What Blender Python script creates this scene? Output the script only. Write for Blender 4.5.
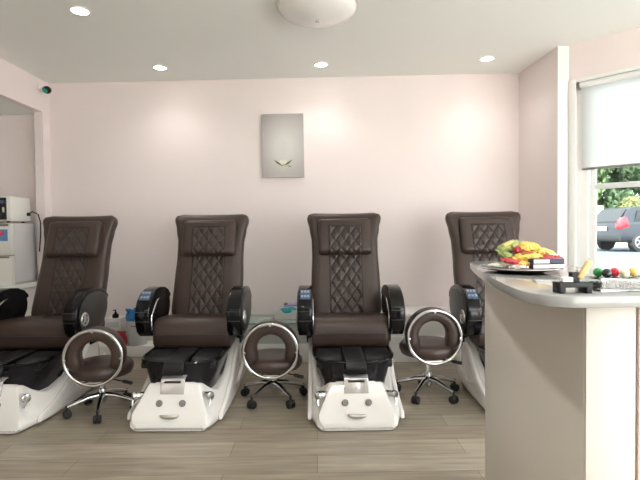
import bpy, bmesh, math, random
from mathutils import Vector, Matrix, Euler
random.seed(11)
PI = math.pi
S = bpy.context.scene
C = S.collection
for o in list(bpy.data.objects): bpy.data.objects.remove(o)

# ------------------------------------------------------------------ camera, sky, sun, exposure
cd = bpy.data.cameras.new('camera'); cam = bpy.data.objects.new('camera', cd); C.objects.link(cam)
cd.sensor_width = 36; cd.lens = 36 * 470 / 640; cd.clip_start = .05; cd.clip_end = 300
cam.matrix_world = Matrix.Translation((0, 0, 1.2)) @ Matrix.Rotation(math.radians(-.6), 4, 'Z') @ Matrix.Rotation(math.radians(90 - 1.46), 4, 'X') @ Matrix.Rotation(math.radians(-.6), 4, 'Z')
S.camera = cam

w = bpy.data.worlds.new('sky'); S.world = w; w.use_nodes = True
bg = w.node_tree.nodes['Background']; bg.inputs[0].default_value = (.93, .97, 1, 1); bg.inputs[1].default_value = 3.6
sd = bpy.data.lights.new('sun', 'SUN'); sd.energy = 12; sd.angle = .02; sd.color = (1, .95, .86)
sun = bpy.data.objects.new('sun', sd); C.objects.link(sun); sun.rotation_euler = Vector((.15, .62, -.78)).to_track_quat('-Z', 'Y').to_euler()
# portal in the open shopfront behind the viewer: steers sampling of the sky, gives no light of its own
pd = bpy.data.lights.new('shopfront_portal', 'AREA'); pd.shape = 'RECTANGLE'; pd.size = 2.5; pd.size_y = 2.2
pd.cycles.is_portal = True
po = bpy.data.objects.new('shopfront_portal', pd); C.objects.link(po); po.location = (2.25, -1.98, 1.3); po.rotation_euler = (PI / 2, 0, PI)
po2 = bpy.data.objects.new('added_side_opening_portal', pd.copy()); po2.data.size = 3.3; po2.data.size_y = 1.8; C.objects.link(po2); po2.location = (3.64, .1, 1.5); po2.rotation_euler = (PI / 2, 0, -PI / 2)  # portal in the opening added to the unseen side wall
S.view_settings.view_transform = 'Standard'; S.view_settings.look = 'None'; S.view_settings.gamma = 1
S.view_settings.use_curve_mapping = False; S.view_settings.exposure = 0.97
S.cycles.max_bounces = 10; S.cycles.diffuse_bounces = 6; S.cycles.transparent_max_bounces = 16; S.cycles.use_denoising = True

# ------------------------------------------------------------------ materials
def mat(name, col, rough=.5, metal=0, noise=0, nscale=8, bump=0, bscale=60, coat=0, emit=None, es=0, spec=.5, trans=0, alpha=1):
    m = bpy.data.materials.new(name); m.use_nodes = True
    nt = m.node_tree; p = nt.nodes['Principled BSDF']
    p.inputs['Base Color'].default_value = (*col, 1); p.inputs['Roughness'].default_value = rough
    p.inputs['Metallic'].default_value = metal; p.inputs['Specular IOR Level'].default_value = spec
    p.inputs['Coat Weight'].default_value = coat; p.inputs['Coat Roughness'].default_value = .05
    p.inputs['Transmission Weight'].default_value = trans; p.inputs['Alpha'].default_value = alpha
    if emit: p.inputs['Emission Color'].default_value = (*emit, 1); p.inputs['Emission Strength'].default_value = es
    if noise or bump:
        tc = nt.nodes.new('ShaderNodeTexCoord')
    if noise:
        n = nt.nodes.new('ShaderNodeTexNoise'); n.inputs['Scale'].default_value = nscale; n.inputs['Detail'].default_value = 4
        nt.links.new(tc.outputs['Object'], n.inputs['Vector'])
        mx = nt.nodes.new('ShaderNodeMix'); mx.data_type = 'RGBA'
        mx.inputs[6].default_value = (*[c * (1 - noise) for c in col], 1); mx.inputs[7].default_value = (*[min(1, c * (1 + noise)) for c in col], 1)
        nt.links.new(n.outputs[0], mx.inputs[0]); nt.links.new(mx.outputs[2], p.inputs['Base Color'])
    if bump:
        n2 = nt.nodes.new('ShaderNodeTexNoise'); n2.inputs['Scale'].default_value = bscale; n2.inputs['Detail'].default_value = 3
        nt.links.new(tc.outputs['Object'], n2.inputs['Vector'])
        b = nt.nodes.new('ShaderNodeBump'); b.inputs['Strength'].default_value = bump; b.inputs['Distance'].default_value = .003
        nt.links.new(n2.outputs[0], b.inputs['Height']); nt.links.new(b.outputs[0], p.inputs['Normal'])
    return m

def quilt(name, col, line, hw, v0, v1, dx, dv, rough=.36):
    """leather with a stitched diamond field; UV holds metres across and along the cushion"""
    m = mat(name, col, rough, noise=.12, nscale=14, spec=.45)
    nt = m.node_tree; p = nt.nodes['Principled BSDF']; L = nt.links.new
    base = p.inputs['Base Color'].links[0].from_socket
    uv = nt.nodes.new('ShaderNodeUVMap'); sp = nt.nodes.new('ShaderNodeSeparateXYZ'); L(uv.outputs[0], sp.inputs[0])
    def mth(op, a, b=None, c=None):
        n = nt.nodes.new('ShaderNodeMath'); n.operation = op
        for i, v in enumerate((a, b, c)):
            if v is None: continue
            if isinstance(v, (int, float)): n.inputs[i].default_value = v
            else: L(v, n.inputs[i])
        return n.outputs[0]
    U, V = sp.outputs[0], sp.outputs[1]
    a = mth('MULTIPLY', U, 1 / dx); b = mth('MULTIPLY', V, 1 / dv)
    d1 = mth('PINGPONG', mth('ADD', a, b), .5); d2 = mth('PINGPONG', mth('SUBTRACT', a, b), .5)
    d = mth('MINIMUM', d1, d2)                                   # 0 on a stitch line, .5 mid diamond
    au = mth('ABSOLUTE', U)
    inside = mth('MULTIPLY', mth('LESS_THAN', au, hw), mth('MULTIPLY', mth('GREATER_THAN', V, v0), mth('LESS_THAN', V, v1)))
    lines = mth('MULTIPLY', mth('LESS_THAN', d, .055), inside)
    edge = mth('LESS_THAN', mth('ABSOLUTE', mth('SUBTRACT', au, hw)), .004)
    edge = mth('MULTIPLY', edge, mth('MULTIPLY', mth('GREATER_THAN', V, v0), mth('LESS_THAN', V, v1)))
    hl = mth('MULTIPLY', mth('LESS_THAN', mth('ABSOLUTE', mth('SUBTRACT', V, v1)), .004), mth('LESS_THAN', au, hw + .01))
    allm = mth('MINIMUM', mth('ADD', mth('ADD', lines, edge), hl), 1)
    mx = nt.nodes.new('ShaderNodeMix'); mx.data_type = 'RGBA'
    L(allm, mx.inputs[0]); L(base, mx.inputs[6]); mx.inputs[7].default_value = (*line, 1); L(mx.outputs[2], p.inputs['Base Color'])
    puff = mth('MULTIPLY', mth('POWER', mth('MULTIPLY', d, 2), .5), inside)
    hgt = mth('ADD', puff, mth('SUBTRACT', 1, inside)); hgt = mth('SUBTRACT', hgt, mth('MULTIPLY', mth('ADD', edge, hl), .9))
    bp = nt.nodes.new('ShaderNodeBump'); bp.inputs['Strength'].default_value = .8; bp.inputs['Distance'].default_value = .012
    L(hgt, bp.inputs['Height']); L(bp.outputs[0], p.inputs['Normal'])
    return m

LEA = (.050, .031, .025)
M = dict(
    pink=mat('pink_wall_paint', (.84, .755, .74), .75, noise=.012, nscale=3),
    cream=mat('cream_wall_paint', (.78, .72, .66), .8),
    ceil=mat('ceiling_paint', (.88, .90, .87), .85, noise=.01),
    white=mat('white_trim_paint', (.84, .85, .83), .4),
    leather=mat('brown_leather', LEA, .36, noise=.12, nscale=14, bump=.15, bscale=90),
    quilt=quilt('quilted_brown_leather', LEA, (.010, .007, .006), .127, .0, .70, .078, .118),
    pquilt=quilt('quilted_headrest_leather', (.052, .033, .027), (.010, .007, .006), .130, .0, .232, .078, .108),
    gloss=mat('gloss_black_plastic', (.005, .005, .006), .10, spec=.35),
    satin=mat('satin_black_vinyl', (.009, .009, .010), .38, spec=.3),
    rubber=mat('black_rubber', (.012, .012, .012), .6),
    speck=mat('speckled_black_bowl', (.012, .010, .014), .2, noise=.6, nscale=260, spec=.4),
    shell=mat('white_gloss_shell', (.84, .82, .79), .22, coat=.35),
    grey=mat('grey_jet', (.22, .21, .20), .4, metal=.3),
    armside=mat('dark_grey_side_panel', (.040, .038, .037), .35),
    chrome=mat('chrome', (.66, .67, .68), .15, metal=1),
    brushed=mat('brushed_steel', (.60, .58, .55), .35, metal=1),
    blade=mat('pale_metal_spout', (.80, .78, .77), .18, metal=.6),
    screen=mat('blue_grey_control_panel', (.07, .11, .18), .25),
    screenkey=mat('pale_keys', (.22, .27, .34), .3),
    counter=mat('grey_glossy_countertop', (.34, .345, .34), .14, noise=.03, nscale=30, coat=.3),
    desk=mat('pale_desk_laminate', (.62, .585, .525), .45, noise=.01),
    deskpink=mat('pink_desk_panel', (.80, .64, .58), .5),
    shade=mat('white_lamp_glass', (.86, .85, .83), .25, coat=.3),
    bulb=mat('lit_downlight', (1, 1, 1), .5, emit=(1, .96, .88), es=14),
    fridge=mat('white_enamel', (.80, .79, .75), .3),
    fridgeside=mat('grey_white_enamel', (.66, .67, .67), .4),
    dark=mat('dark_gap', (.02, .02, .02), .5),
    mglass=mat('microwave_door_glass', (.012, .012, .014), .1, coat=.5),
    bin=mat('pale_grey_plastic', (.62, .65, .66), .35),
    blue=mat('blue_plastic_liner', (.02, .22, .55), .3),
    red=mat('red_pack', (.42, .03, .04), .35, noise=.3, nscale=40),
    teal=mat('teal_wrap', (.02, .42, .48), .3),
    lav=mat('lavender_pack', (.42, .38, .62), .4),
    card=mat('white_card', (.82, .81, .78), .6),
    tealglass=mat('green_tinted_glass', (.33, .42, .40), .1, coat=.4),
    ledgeside=mat('grey_green_panel', (.50, .54, .51), .5),
    canvasedge=mat('canvas_edge', (.62, .60, .59), .8),
    yellow=mat('yellow_wrapper', (.80, .50, .09), .3, noise=.5, nscale=70, coat=.3),
    gold=mat('gold_wrapper', (.80, .56, .16), .3, noise=.3, nscale=70, coat=.3),
    green=mat('olive_green_wrapper', (.26, .31, .09), .3, noise=.5, nscale=70, coat=.3),
    clear=mat('clear_print_wrapper', (.72, .68, .60), .2, noise=.3, nscale=60, coat=.4),
    navy=mat('navy_pack', (.03, .03, .07), .35),
    tan=mat('tan_wood_strip', (.62, .46, .20), .5, noise=.15, nscale=60),
    acry=mat('clear_acrylic', (.93, .97, .95), .03, trans=1, spec=.5),
    bead=mat('brown_and_silver_beads', (.075, .05, .036), .45, noise=.8, nscale=200),
    bgreen=mat('green_glass', (.03, .30, .07), .06, coat=.6), bblack=mat('black_glass', (.012, .012, .016), .08, coat=.6),
    bred=mat('red_glass', (.60, .02, .04), .06, coat=.6), bcream=mat('cream_glass', (.78, .68, .48), .08, coat=.6),
    bgold=mat('amber_glass', (.72, .55, .14), .06, coat=.6),
    carpaint=mat('dark_grey_car_paint', (.012, .015, .022), .3, metal=.2, coat=.25),
    carglass=mat('dark_car_glass', (.004, .005, .006), .06),
    tail=mat('red_tail_light', (.45, .02, .03), .2),
    plate=mat('licence_plate', (.75, .80, .85), .4),
    alloy=mat('grey_alloy', (.45, .46, .48), .3, metal=.8),
    bark=mat('tree_bark', (.14, .10, .07), .9, noise=.3),
    asphalt=mat('pale_asphalt', (.060, .072, .084), .9, noise=.12, nscale=3),
    grass=mat('verge_grass', (.16, .22, .06), .9, noise=.4, nscale=4),
    concrete=mat('pale_concrete', (.62, .60, .56), .9, noise=.08, nscale=4),
    brick=mat('exterior_render', (.55, .50, .46), .9),
)
def leafmat(name, col):
    m = mat(name, col, .6, noise=.35, nscale=1.5)
    nt = m.node_tree; p = nt.nodes['Principled BSDF']; out = nt.nodes['Material Output']
    tr = nt.nodes.new('ShaderNodeBsdfTranslucent'); nt.links.new(p.inputs['Base Color'].links[0].from_socket, tr.inputs[0])
    mx = nt.nodes.new('ShaderNodeMixShader'); mx.inputs[0].default_value = .35
    nt.links.new(p.outputs[0], mx.inputs[1]); nt.links.new(tr.outputs[0], mx.inputs[2]); nt.links.new(mx.outputs[0], out.inputs[0])
    return m
M['leaf1'] = leafmat('dark_green_leaves', (.075, .125, .06)); M['leaf2'] = leafmat('mid_green_leaves', (.12, .18, .07)); M['leaf3'] = leafmat('yellow_green_leaves', (.20, .215, .09))

def glassmat():
    m = bpy.data.materials.new('window_glass'); m.use_nodes = True; nt = m.node_tree; nt.nodes.clear()
    out = nt.nodes.new('ShaderNodeOutputMaterial'); t = nt.nodes.new('ShaderNodeBsdfTransparent'); t.inputs[0].default_value = (.93, .97, .97, 1)
    g = nt.nodes.new('ShaderNodeBsdfGlossy'); g.inputs['Roughness'].default_value = .02
    f = nt.nodes.new('ShaderNodeFresnel'); f.inputs[0].default_value = 1.35
    mx = nt.nodes.new('ShaderNodeMixShader'); nt.links.new(f.outputs[0], mx.inputs[0]); nt.links.new(t.outputs[0], mx.inputs[1]); nt.links.new(g.outputs[0], mx.inputs[2]); nt.links.new(mx.outputs[0], out.inputs[0])
    return m
M['glass'] = glassmat()
def blindmat():
    m = bpy.data.materials.new('sheer_blind_fabric'); m.use_nodes = True; nt = m.node_tree; nt.nodes.clear()
    out = nt.nodes.new('ShaderNodeOutputMaterial'); d = nt.nodes.new('ShaderNodeBsdfDiffuse'); d.inputs[0].default_value = (.85, .85, .84, 1)
    tl = nt.nodes.new('ShaderNodeBsdfTranslucent'); tl.inputs[0].default_value = (.86, .86, .85, 1)
    t = nt.nodes.new('ShaderNodeBsdfTransparent')
    m1 = nt.nodes.new('ShaderNodeMixShader'); m1.inputs[0].default_value = .65; m2 = nt.nodes.new('ShaderNodeMixShader'); m2.inputs[0].default_value = .14
    nt.links.new(d.outputs[0], m1.inputs[1]); nt.links.new(tl.outputs[0], m1.inputs[2]); nt.links.new(m1.outputs[0], m2.inputs[1]); nt.links.new(t.outputs[0], m2.inputs[2]); nt.links.new(m2.outputs[0], out.inputs[0])
    return m
M['blind'] = blindmat()
def floormat():
    m = bpy.data.materials.new('grey_brown_laminate'); m.use_nodes = True; nt = m.node_tree; p = nt.nodes['Principled BSDF']; L = nt.links.new
    tc = nt.nodes.new('ShaderNodeTexCoord'); br = nt.nodes.new('ShaderNodeTexBrick')
    br.inputs['Scale'].default_value = 1; br.inputs['Brick Width'].default_value = 1.25; br.inputs['Row Height'].default_value = .175
    br.inputs['Mortar Size'].default_value = .0016; br.inputs['Bias'].default_value = 0
    br.inputs['Color1'].default_value = (.29, .25, .19, 1); br.inputs['Color2'].default_value = (.37, .325, .255, 1); br.inputs['Mortar'].default_value = (.15, .125, .095, 1)
    br.offset = .37; L(tc.outputs['Object'], br.inputs['Vector'])
    mp = nt.nodes.new('ShaderNodeMapping'); mp.inputs['Scale'].default_value = (1.6, 22, 1); L(tc.outputs['Object'], mp.inputs[0])
    n = nt.nodes.new('ShaderNodeTexNoise'); n.inputs['Scale'].default_value = 1.6; n.inputs['Detail'].default_value = 6; n.inputs['Distortion'].default_value = .6; L(mp.outputs[0], n.inputs['Vector'])
    cr = nt.nodes.new('ShaderNodeValToRGB'); cr.color_ramp.elements[0].position = .3; cr.color_ramp.elements[0].color = (.72, .72, .72, 1); cr.color_ramp.elements[1].position = .72; cr.color_ramp.elements[1].color = (1.18, 1.18, 1.18, 1)
    L(n.outputs[0], cr.inputs[0])
    mx = nt.nodes.new('ShaderNodeMix'); mx.data_type = 'RGBA'; mx.blend_type = 'MULTIPLY'; mx.inputs[0].default_value = 1
    L(br.outputs[0], mx.inputs[6]); L(cr.outputs[0], mx.inputs[7]); L(mx.outputs[2], p.inputs['Base Color'])
    p.inputs['Roughness'].default_value = .38; p.inputs['Specular IOR Level'].default_value = .4
    return m
M['floor'] = floormat()
def canvasmat():
    """misty grey print: the printed picture is paler in the middle of the sheet, with soft dark cloud at the edges"""
    m = mat('misty_grey_canvas_print', (.55, .53, .52), .8); nt = m.node_tree; p = nt.nodes['Principled BSDF']; L = nt.links.new
    tc = nt.nodes.new('ShaderNodeTexCoord'); mp = nt.nodes.new('ShaderNodeMapping'); mp.inputs['Location'].default_value = (0, 0, .06); mp.inputs['Scale'].default_value = (3.6, 0, 2.5); L(tc.outputs['Object'], mp.inputs[0])
    g = nt.nodes.new('ShaderNodeTexGradient'); g.gradient_type = 'SPHERICAL'; L(mp.outputs[0], g.inputs[0])
    cr = nt.nodes.new('ShaderNodeValToRGB'); cr.color_ramp.elements[0].color = (.38, .35, .345, 1); cr.color_ramp.elements[1].color = (.66, .65, .62, 1); cr.color_ramp.elements[1].position = .75
    L(g.outputs[0], cr.inputs[0]); L(cr.outputs[0], p.inputs['Base Color'])
    return m
M['canvas'] = canvasmat()

# ------------------------------------------------------------------ mesh helpers
class B:
    def __init__(s): s.bm = bmesh.new(); s.uv = None
    def merge(s, t, mx=None):
        if mx is not None: bmesh.ops.transform(t, matrix=mx, verts=t.verts)
        bmesh.ops.recalc_face_normals(t, faces=t.faces)
        me = bpy.data.meshes.new('t'); t.to_mesh(me); t.free(); s.bm.from_mesh(me); bpy.data.meshes.remove(me); return s
    def bev(s, t, r, seg=2, ang=30):
        if r: 
            es = [e for e in t.edges if len(e.link_faces) == 2 and e.calc_face_angle(0) > math.radians(ang)]
            bmesh.ops.bevel(t, geom=es, offset=r, segments=seg, profile=.5, affect='EDGES', clamp_overlap=True)
    def box(s, c, d, r=0, seg=2, rot=None):
        t = bmesh.new(); bmesh.ops.create_cube(t, size=1); bmesh.ops.scale(t, vec=d, verts=t.verts); s.bev(t, r, seg)
        mx = Matrix.Translation(c) @ (Euler(rot).to_matrix().to_4x4() if rot else Matrix()); return s.merge(t, mx)
    def prism(s, poly, axis, a, b, r=0, seg=2, ang=30):
        """poly in the other two axes (x: yz, y: xz, z: xy), extruded from a to b"""
        t = bmesh.new()
        def P(u, v, h): return {'x': (h, u, v), 'y': (u, h, v), 'z': (u, v, h)}[axis]
        v0 = [t.verts.new(P(u, v, a)) for u, v in poly]; v1 = [t.verts.new(P(u, v, b)) for u, v in poly]; n = len(poly)
        t.faces.new(v0); t.faces.new(v1[::-1])
        for i in range(n): t.faces.new((v0[i], v0[(i + 1) % n], v1[(i + 1) % n], v1[i]))
        bmesh.ops.recalc_face_normals(t, faces=t.faces); s.bev(t, r, seg, ang); return s.merge(t)
    def loft(s, rings, cap=True, mx=None):
        t = bmesh.new(); R = [[t.verts.new(p) for p in r] for r in rings]; n = len(rings[0])
        for a, b in zip(R, R[1:]):
            for i in range(n): t.faces.new((a[i], a[(i + 1) % n], b[(i + 1) % n], b[i]))
        if cap: t.faces.new(R[0]); t.faces.new(R[-1][::-1])
        return s.merge(t, mx)
    def cyl(s, p0, p1, r0, r1=None, seg=20, r=0):
        p0, p1 = Vector(p0), Vector(p1); d = p1 - p0; t = bmesh.new()
        bmesh.ops.create_cone(t, cap_ends=True, segments=seg, radius1=r0, radius2=r0 if r1 is None else r1, depth=d.length); s.bev(t, r, 2, 50)
        return s.merge(t, Matrix.Translation((p0 + p1) / 2) @ d.to_track_quat('Z', 'Y').to_matrix().to_4x4())
    def ball(s, c, r, sc=(1, 1, 1), seg=20):
        t = bmesh.new(); bmesh.ops.create_uvsphere(t, u_segments=seg, v_segments=seg // 2 + 2, radius=r); return s.merge(t, Matrix.Translation(c) @ Matrix.Diagonal((*sc, 1)))
    def lathe(s, prof, c=(0, 0, 0), seg=32, mx=None):
        rings = [[(r * math.cos(2 * PI * i / seg), r * math.sin(2 * PI * i / seg), z) for i in range(seg)] for r, z in prof]
        return s.loft(rings, True, Matrix.Translation(c) @ (mx or Matrix()))
    def tube(s, pts, r, seg=8, closed=False):
        pts = [Vector(p) for p in pts]; n = len(pts); rings = []; up = None
        for i in range(n):
            a = pts[i - 1] if (i or closed) else pts[i]; b = pts[(i + 1) % n] if (i < n - 1 or closed) else pts[i]
            d = (b - a).normalized()
            if up is None: up = d.orthogonal().normalized()
            up = (up - d * up.dot(d)).normalized(); q = d.cross(up)
            rr = r[i] if isinstance(r, (list, tuple)) else r
            rings.append([pts[i] + (up * math.cos(2 * PI * k / seg) + q * math.sin(2 * PI * k / seg)) * rr for k in range(seg)])
        if closed: rings.append(rings[0]); return s.loft(rings, False)
        return s.loft(rings, True)
    def ring(s, c, R, r, seg=40, rs=10, axis='y', sc=1, mx=None):
        P = []
        for i in range(seg):
            a = 2 * PI * i / seg; u, v = R * math.cos(a), R * math.sin(a)
            P.append(Vector(c) + Vector({'y': (u, 0, v), 'z': (u, v, 0), 'x': (0, u, v)}[axis]))
        return s.tube(P, r, rs, True)

def obj(name, b, m, parent=None, ang=38, sub=0):
    me = bpy.data.meshes.new(name); bm = b.bm if isinstance(b, B) else b
    bmesh.ops.remove_doubles(bm, verts=bm.verts, dist=1e-5)
    for f in bm.faces: f.smooth = True
    for e in bm.edges:
        if len(e.link_faces) != 2 or (not sub and e.calc_face_angle(0) > math.radians(ang)): e.smooth = False
    bm.to_mesh(me); bm.free(); me.materials.append(M[m] if isinstance(m, str) else m)
    o = bpy.data.objects.new(name, me); C.objects.link(o)
    if parent: o.parent = parent
    if sub: md = o.modifiers.new('smooth', 'SUBSURF'); md.levels = sub; md.render_levels = sub
    return o
def tag(o, label, cat, group=None, kind=None):
    if label: o['label'] = label
    if cat: o['category'] = cat
    if group: o['group'] = group
    if kind: o['kind'] = kind
    return o
def thing(name, label, cat, loc=(0, 0, 0), rz=0, group=None):
    o = bpy.data.objects.new(name, None); o.empty_display_size = .1; C.objects.link(o); o.location = loc; o.rotation_euler = (0, 0, rz)
    return tag(o, label, cat, group)
def struct(name, b, m, parent=None):
    o = obj(name, b, m, parent)
    if not parent: o['kind'] = 'structure'
    return o
def dup(o, loc=None, rz=None, parent=None, label=None):
    c = o.copy(); C.objects.link(c)
    if parent: c.parent = parent
    for ch in list(o.children): dup(ch, parent=c)
    if loc is not None: c.location = loc
    if rz is not None: c.rotation_euler = (0, 0, rz)
    if label: c['label'] = label
    return c

# ------------------------------------------------------------------ room
H = 2.65
yb = lambda x: 4.570 - .0484 * x
A2 = Vector((2.07, 3.817)); DV = Vector((.682, -.731)); NV = Vector((.731, .682))
def ws(s, n=0): p = A2 + DV * s + NV * n; return (p.x, p.y)
b = B(); b.box((-.6, 1.45, -.03), (8.4, 6.9, .06)); struct('floor', b, 'floor')
b = B(); b.prism([(-2.69, -2), (3.9, -2), (3.9, 1.7), ws(0, .1), (2.05, 4.7), (-2.69, 4.9)], 'z', H, H + .1); struct('ceiling', b, 'ceil')
b = B(); b.prism([(-4.7, yb(-4.7)), (1.96, yb(1.96)), (1.96, yb(1.96) + .12), (-4.7, yb(-4.7) + .12)], 'z', 0, H); struct('wall_back', b, 'pink')
b = B(); b.prism([(1.951, 4.60), (1.951, 4.47), (1.979, 3.815), (2.07, 3.817), ws(0, .18), (2.16, 4.60)], 'z', 0, H); struct('wall_right', b, 'pink')
L1 = 2.35
b = B()
def wbox(b, s0, s1, n0, n1, z0, z1, r=0): b.prism([ws(s0, n0), ws(s1, n0), ws(s1, n1), ws(s0, n1)], 'z', z0, z1, r); return b
wbox(b, 0, L1, 0, .18, 2.37, H); wbox(b, 0, L1, 0, .18, 0, .62); wbox(b, 0, .05, .0, .18, .62, 2.37); wbox(b, 1.62, L1, 0, .18, .62, 2.37)
struct('wall_window', b, 'pink')
e = ws(L1)
b = B(); ym = e[1] + .02
for y0, y1, z0, z1 in ((-2, ym, 0, .6), (-2, ym, 2.4, H), (-2, -1.55, .6, 2.4), (1.75, ym, .6, 2.4)): b.box((e[0] + .07, (y0 + y1) / 2, (z0 + z1) / 2), (.14, y1 - y0, z1 - z0))  # unseen wall; its large opening is added to bring daylight from the right
struct('wall_side', b, 'pink')
# left wall: a short stub by the back wall, then a wide opening with a header over it
b = B(); b.prism([(-2.61, 4.58), (-2.61, yb(-2.61)), (-2.69, yb(-2.69)), (-2.69, 4.58)], 'z', 0, H); b.box((-2.65, 2.78, (H + 2.345) / 2), (.08, 3.6, H - 2.345)); b.box((-2.65, -.51, H / 2), (.08, 2.98, H)); struct('wall_left', b, 'pink')
b = B(); b.box((-4.7, 2.85, 1.2), (.1, 3.8, 2.4)); b.box((-3.7, .93, 1.2), (2.0, .1, 2.4)); struct('wall_alcove', b, 'cream')
b = B(); b.box((-3.72, 2.85, 2.40), (2.06, 4.1, .1)); struct('ceiling_alcove', b, 'ceil')
# unseen shopfront wall behind the viewer: solid left, right opening shaped to steer daylight
b = B(); b.box((.5, -2.05, 2.55), (6.6, .1, .2)); b.box((.5, -2.05, .1), (6.6, .1, .2)); b.box((-.85, -2.05, 1.3), (3.7, .1, 2.6)); b.box((3.6, -2.05, 1.3), (.2, .1, 2.6)); struct('wall_shopfront', b, 'white')

# window
win = thing('window_1', None, None); win['kind'] = 'structure'
b = B(); wbox(b, .0, .055, -.012, .0, .58, 2.37, .004); wbox(b, 1.615, 1.68, -.012, 0, .58, 2.37, .004); wbox(b, -.0, 1.68, -.05, .06, .585, .622, .006); wbox(b, .05, 1.62, .0, .012, 2.345, 2.37); obj('casing', b, 'white', win)
b = B(); wbox(b, .05, .13, .05, .16, .62, 2.37, .006); wbox(b, 1.54, 1.62, .05, .16, .62, 2.37, .006); wbox(b, .13, 1.54, .05, .16, 2.30, 2.37, .006); wbox(b, .13, 1.54, .05, .16, .62, .68, .006); obj('window_frame', b, 'white', win)
b = B(); wbox(b, .13, .175, .075, .115, .68, 1.53, .004); wbox(b, 1.495, 1.54, .075, .115, .68, 1.53, .004); wbox(b, .175, 1.495, .075, .115, 1.488, 1.53, .004); wbox(b, .175, 1.495, .075, .115, .68, .73, .004); obj('lower_sash', b, 'white', win)
b = B(); wbox(b, .13, .165, .12, .15, 1.50, 2.30, .004); wbox(b, 1.505, 1.54, .12, .15, 1.50, 2.30, .004); wbox(b, .165, 1.505, .12, .15, 1.50, 1.53, .004); obj('upper_sash', b, 'white', win)
b = B(); wbox(b, .17, 1.50, .093, .097, .72, 1.495); obj('lower_pane', b, 'glass', win)
b = B(); wbox(b, .16, 1.51, .133, .137, 1.52, 2.31); obj('upper_pane', b, 'glass', win)

# ------------------------------------------------------------------ outside
G = .2
b = B(); b.box((-1, -14, -.1), (60, 23.6, .1)); struct('pavement', b, 'concrete')
b = B(); b.box((20, 17.4, G - .05), (90, 9.6, .1)); struct('road', b, 'asphalt')
b = B(); b.prism([ws(.0, .2), ws(2.4, .2), (65, ws(2.4, .2)[1]), (65, 12.6), (-25, 12.6), (-25, 5.2), (2.0, 5.2)], 'z', G - .1, G); struct('parking_lot', b, 'asphalt')
b = B(); b.box((20, 22.35, G + .02), (90, .3, .2), .03); struct('kerb', b, 'concrete')
b = B(); b.box((20, 33, G), (90, 21, .2)); struct('ground_verge', b, 'grass')
def tree(loc, r, h, trunk, lm, label, n=6500, cat='tree', name='leafy_tree'):
    t = thing(name, label, cat, loc)
    rnd = random.Random(int(loc[0] * 100) + int(loc[1] * 7)); bm = bmesh.new()
    lumps = [(Vector((rnd.uniform(-.6, .6) * r, rnd.uniform(-.6, .6) * r, trunk + rnd.uniform(.12, .85) * (h - trunk))), rnd.uniform(.35, .55) * r) for _ in range(16)]
    for _ in range(n):
        c, lr = rnd.choice(lumps); d = Vector((rnd.gauss(0, 1), rnd.gauss(0, 1), rnd.gauss(0, 1))).normalized()
        p = c + d * lr * rnd.uniform(.75, 1.05); q = Euler((rnd.uniform(0, 6.3), rnd.uniform(0, 6.3), rnd.uniform(0, 6.3))).to_matrix(); s = rnd.uniform(.11, .24)
        bm.faces.new([bm.verts.new(p + q @ Vector(v) * s) for v in ((-1, 0, 0), (0, -.5, .1), (1, 0, 0), (0, .5, .1))])
    obj('crown', bm, lm, t)
    b = B(); b.tube([(0, 0, 0), (.05, 0, trunk), (0, .05, h * .7)], [.16, .13, .04], 8)
    for k in range(4): a = k * 1.6; b.tube([(0, 0, trunk * .8 + .2 * k), (math.cos(a) * r * .5, math.sin(a) * r * .5, trunk + .2 * (h - trunk) + .3 * k)], [.08, .03], 6)
    obj('trunk', b, 'bark', t)
TREES = [((11.0, 27.0, G), 2.4, 6.5, .6, 'leaf1', 'dense dark green tree seen left of the road sign'),
         ((14.3, 26.2, G), 2.3, 6.0, .5, 'leaf2', 'mid green tree directly behind the parked car'),
         ((17.6, 27.5, G), 2.5, 7.0, .6, 'leaf1', 'dark green tree behind the front of the parked car'),
         ((9.0, 31.5, G), 2.8, 9.0, 1.2, 'leaf2', 'tall mid green tree at the left edge of the window view'),
         ((13.0, 32.5, G), 3.0, 9.5, 1.2, 'leaf1', 'tall dark green tree rising behind the blind'),
         ((17.5, 33.0, G), 3.1, 9.8, 1.4, 'leaf2', 'tallest green tree at the right of the window view'),
         ((21.5, 29.0, G), 2.7, 7.5, .8, 'leaf1', 'dark green tree farthest along the road')]
for l, r, h, tr, lm, lb in TREES: tree(l, r, h, tr, lm, lb)
tree((16.3, 23.9, G), 1.0, 2.3, .2, 'leaf3', 'yellow green bush above the parked car roof', 3000, 'bush', 'roadside_bush')
tree((13.9, 24.3, G), .7, 1.1, .15, 'leaf3', 'low yellow green bush by the foot of the road sign', 2000, 'bush', 'roadside_bush')
sg = thing('road_sign', 'small white sign on a thin post beside the road', 'sign', (13.85, 22.75, G))
b = B(); b.cyl((0, 0, 0), (0, 0, 1.9), .035, seg=10); obj('post', b, 'alloy', sg)
b = B(); b.box((0, -.045, 1.72), (.30, .02, .42), .008); obj('sign_panel', b, 'plate', sg)

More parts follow.
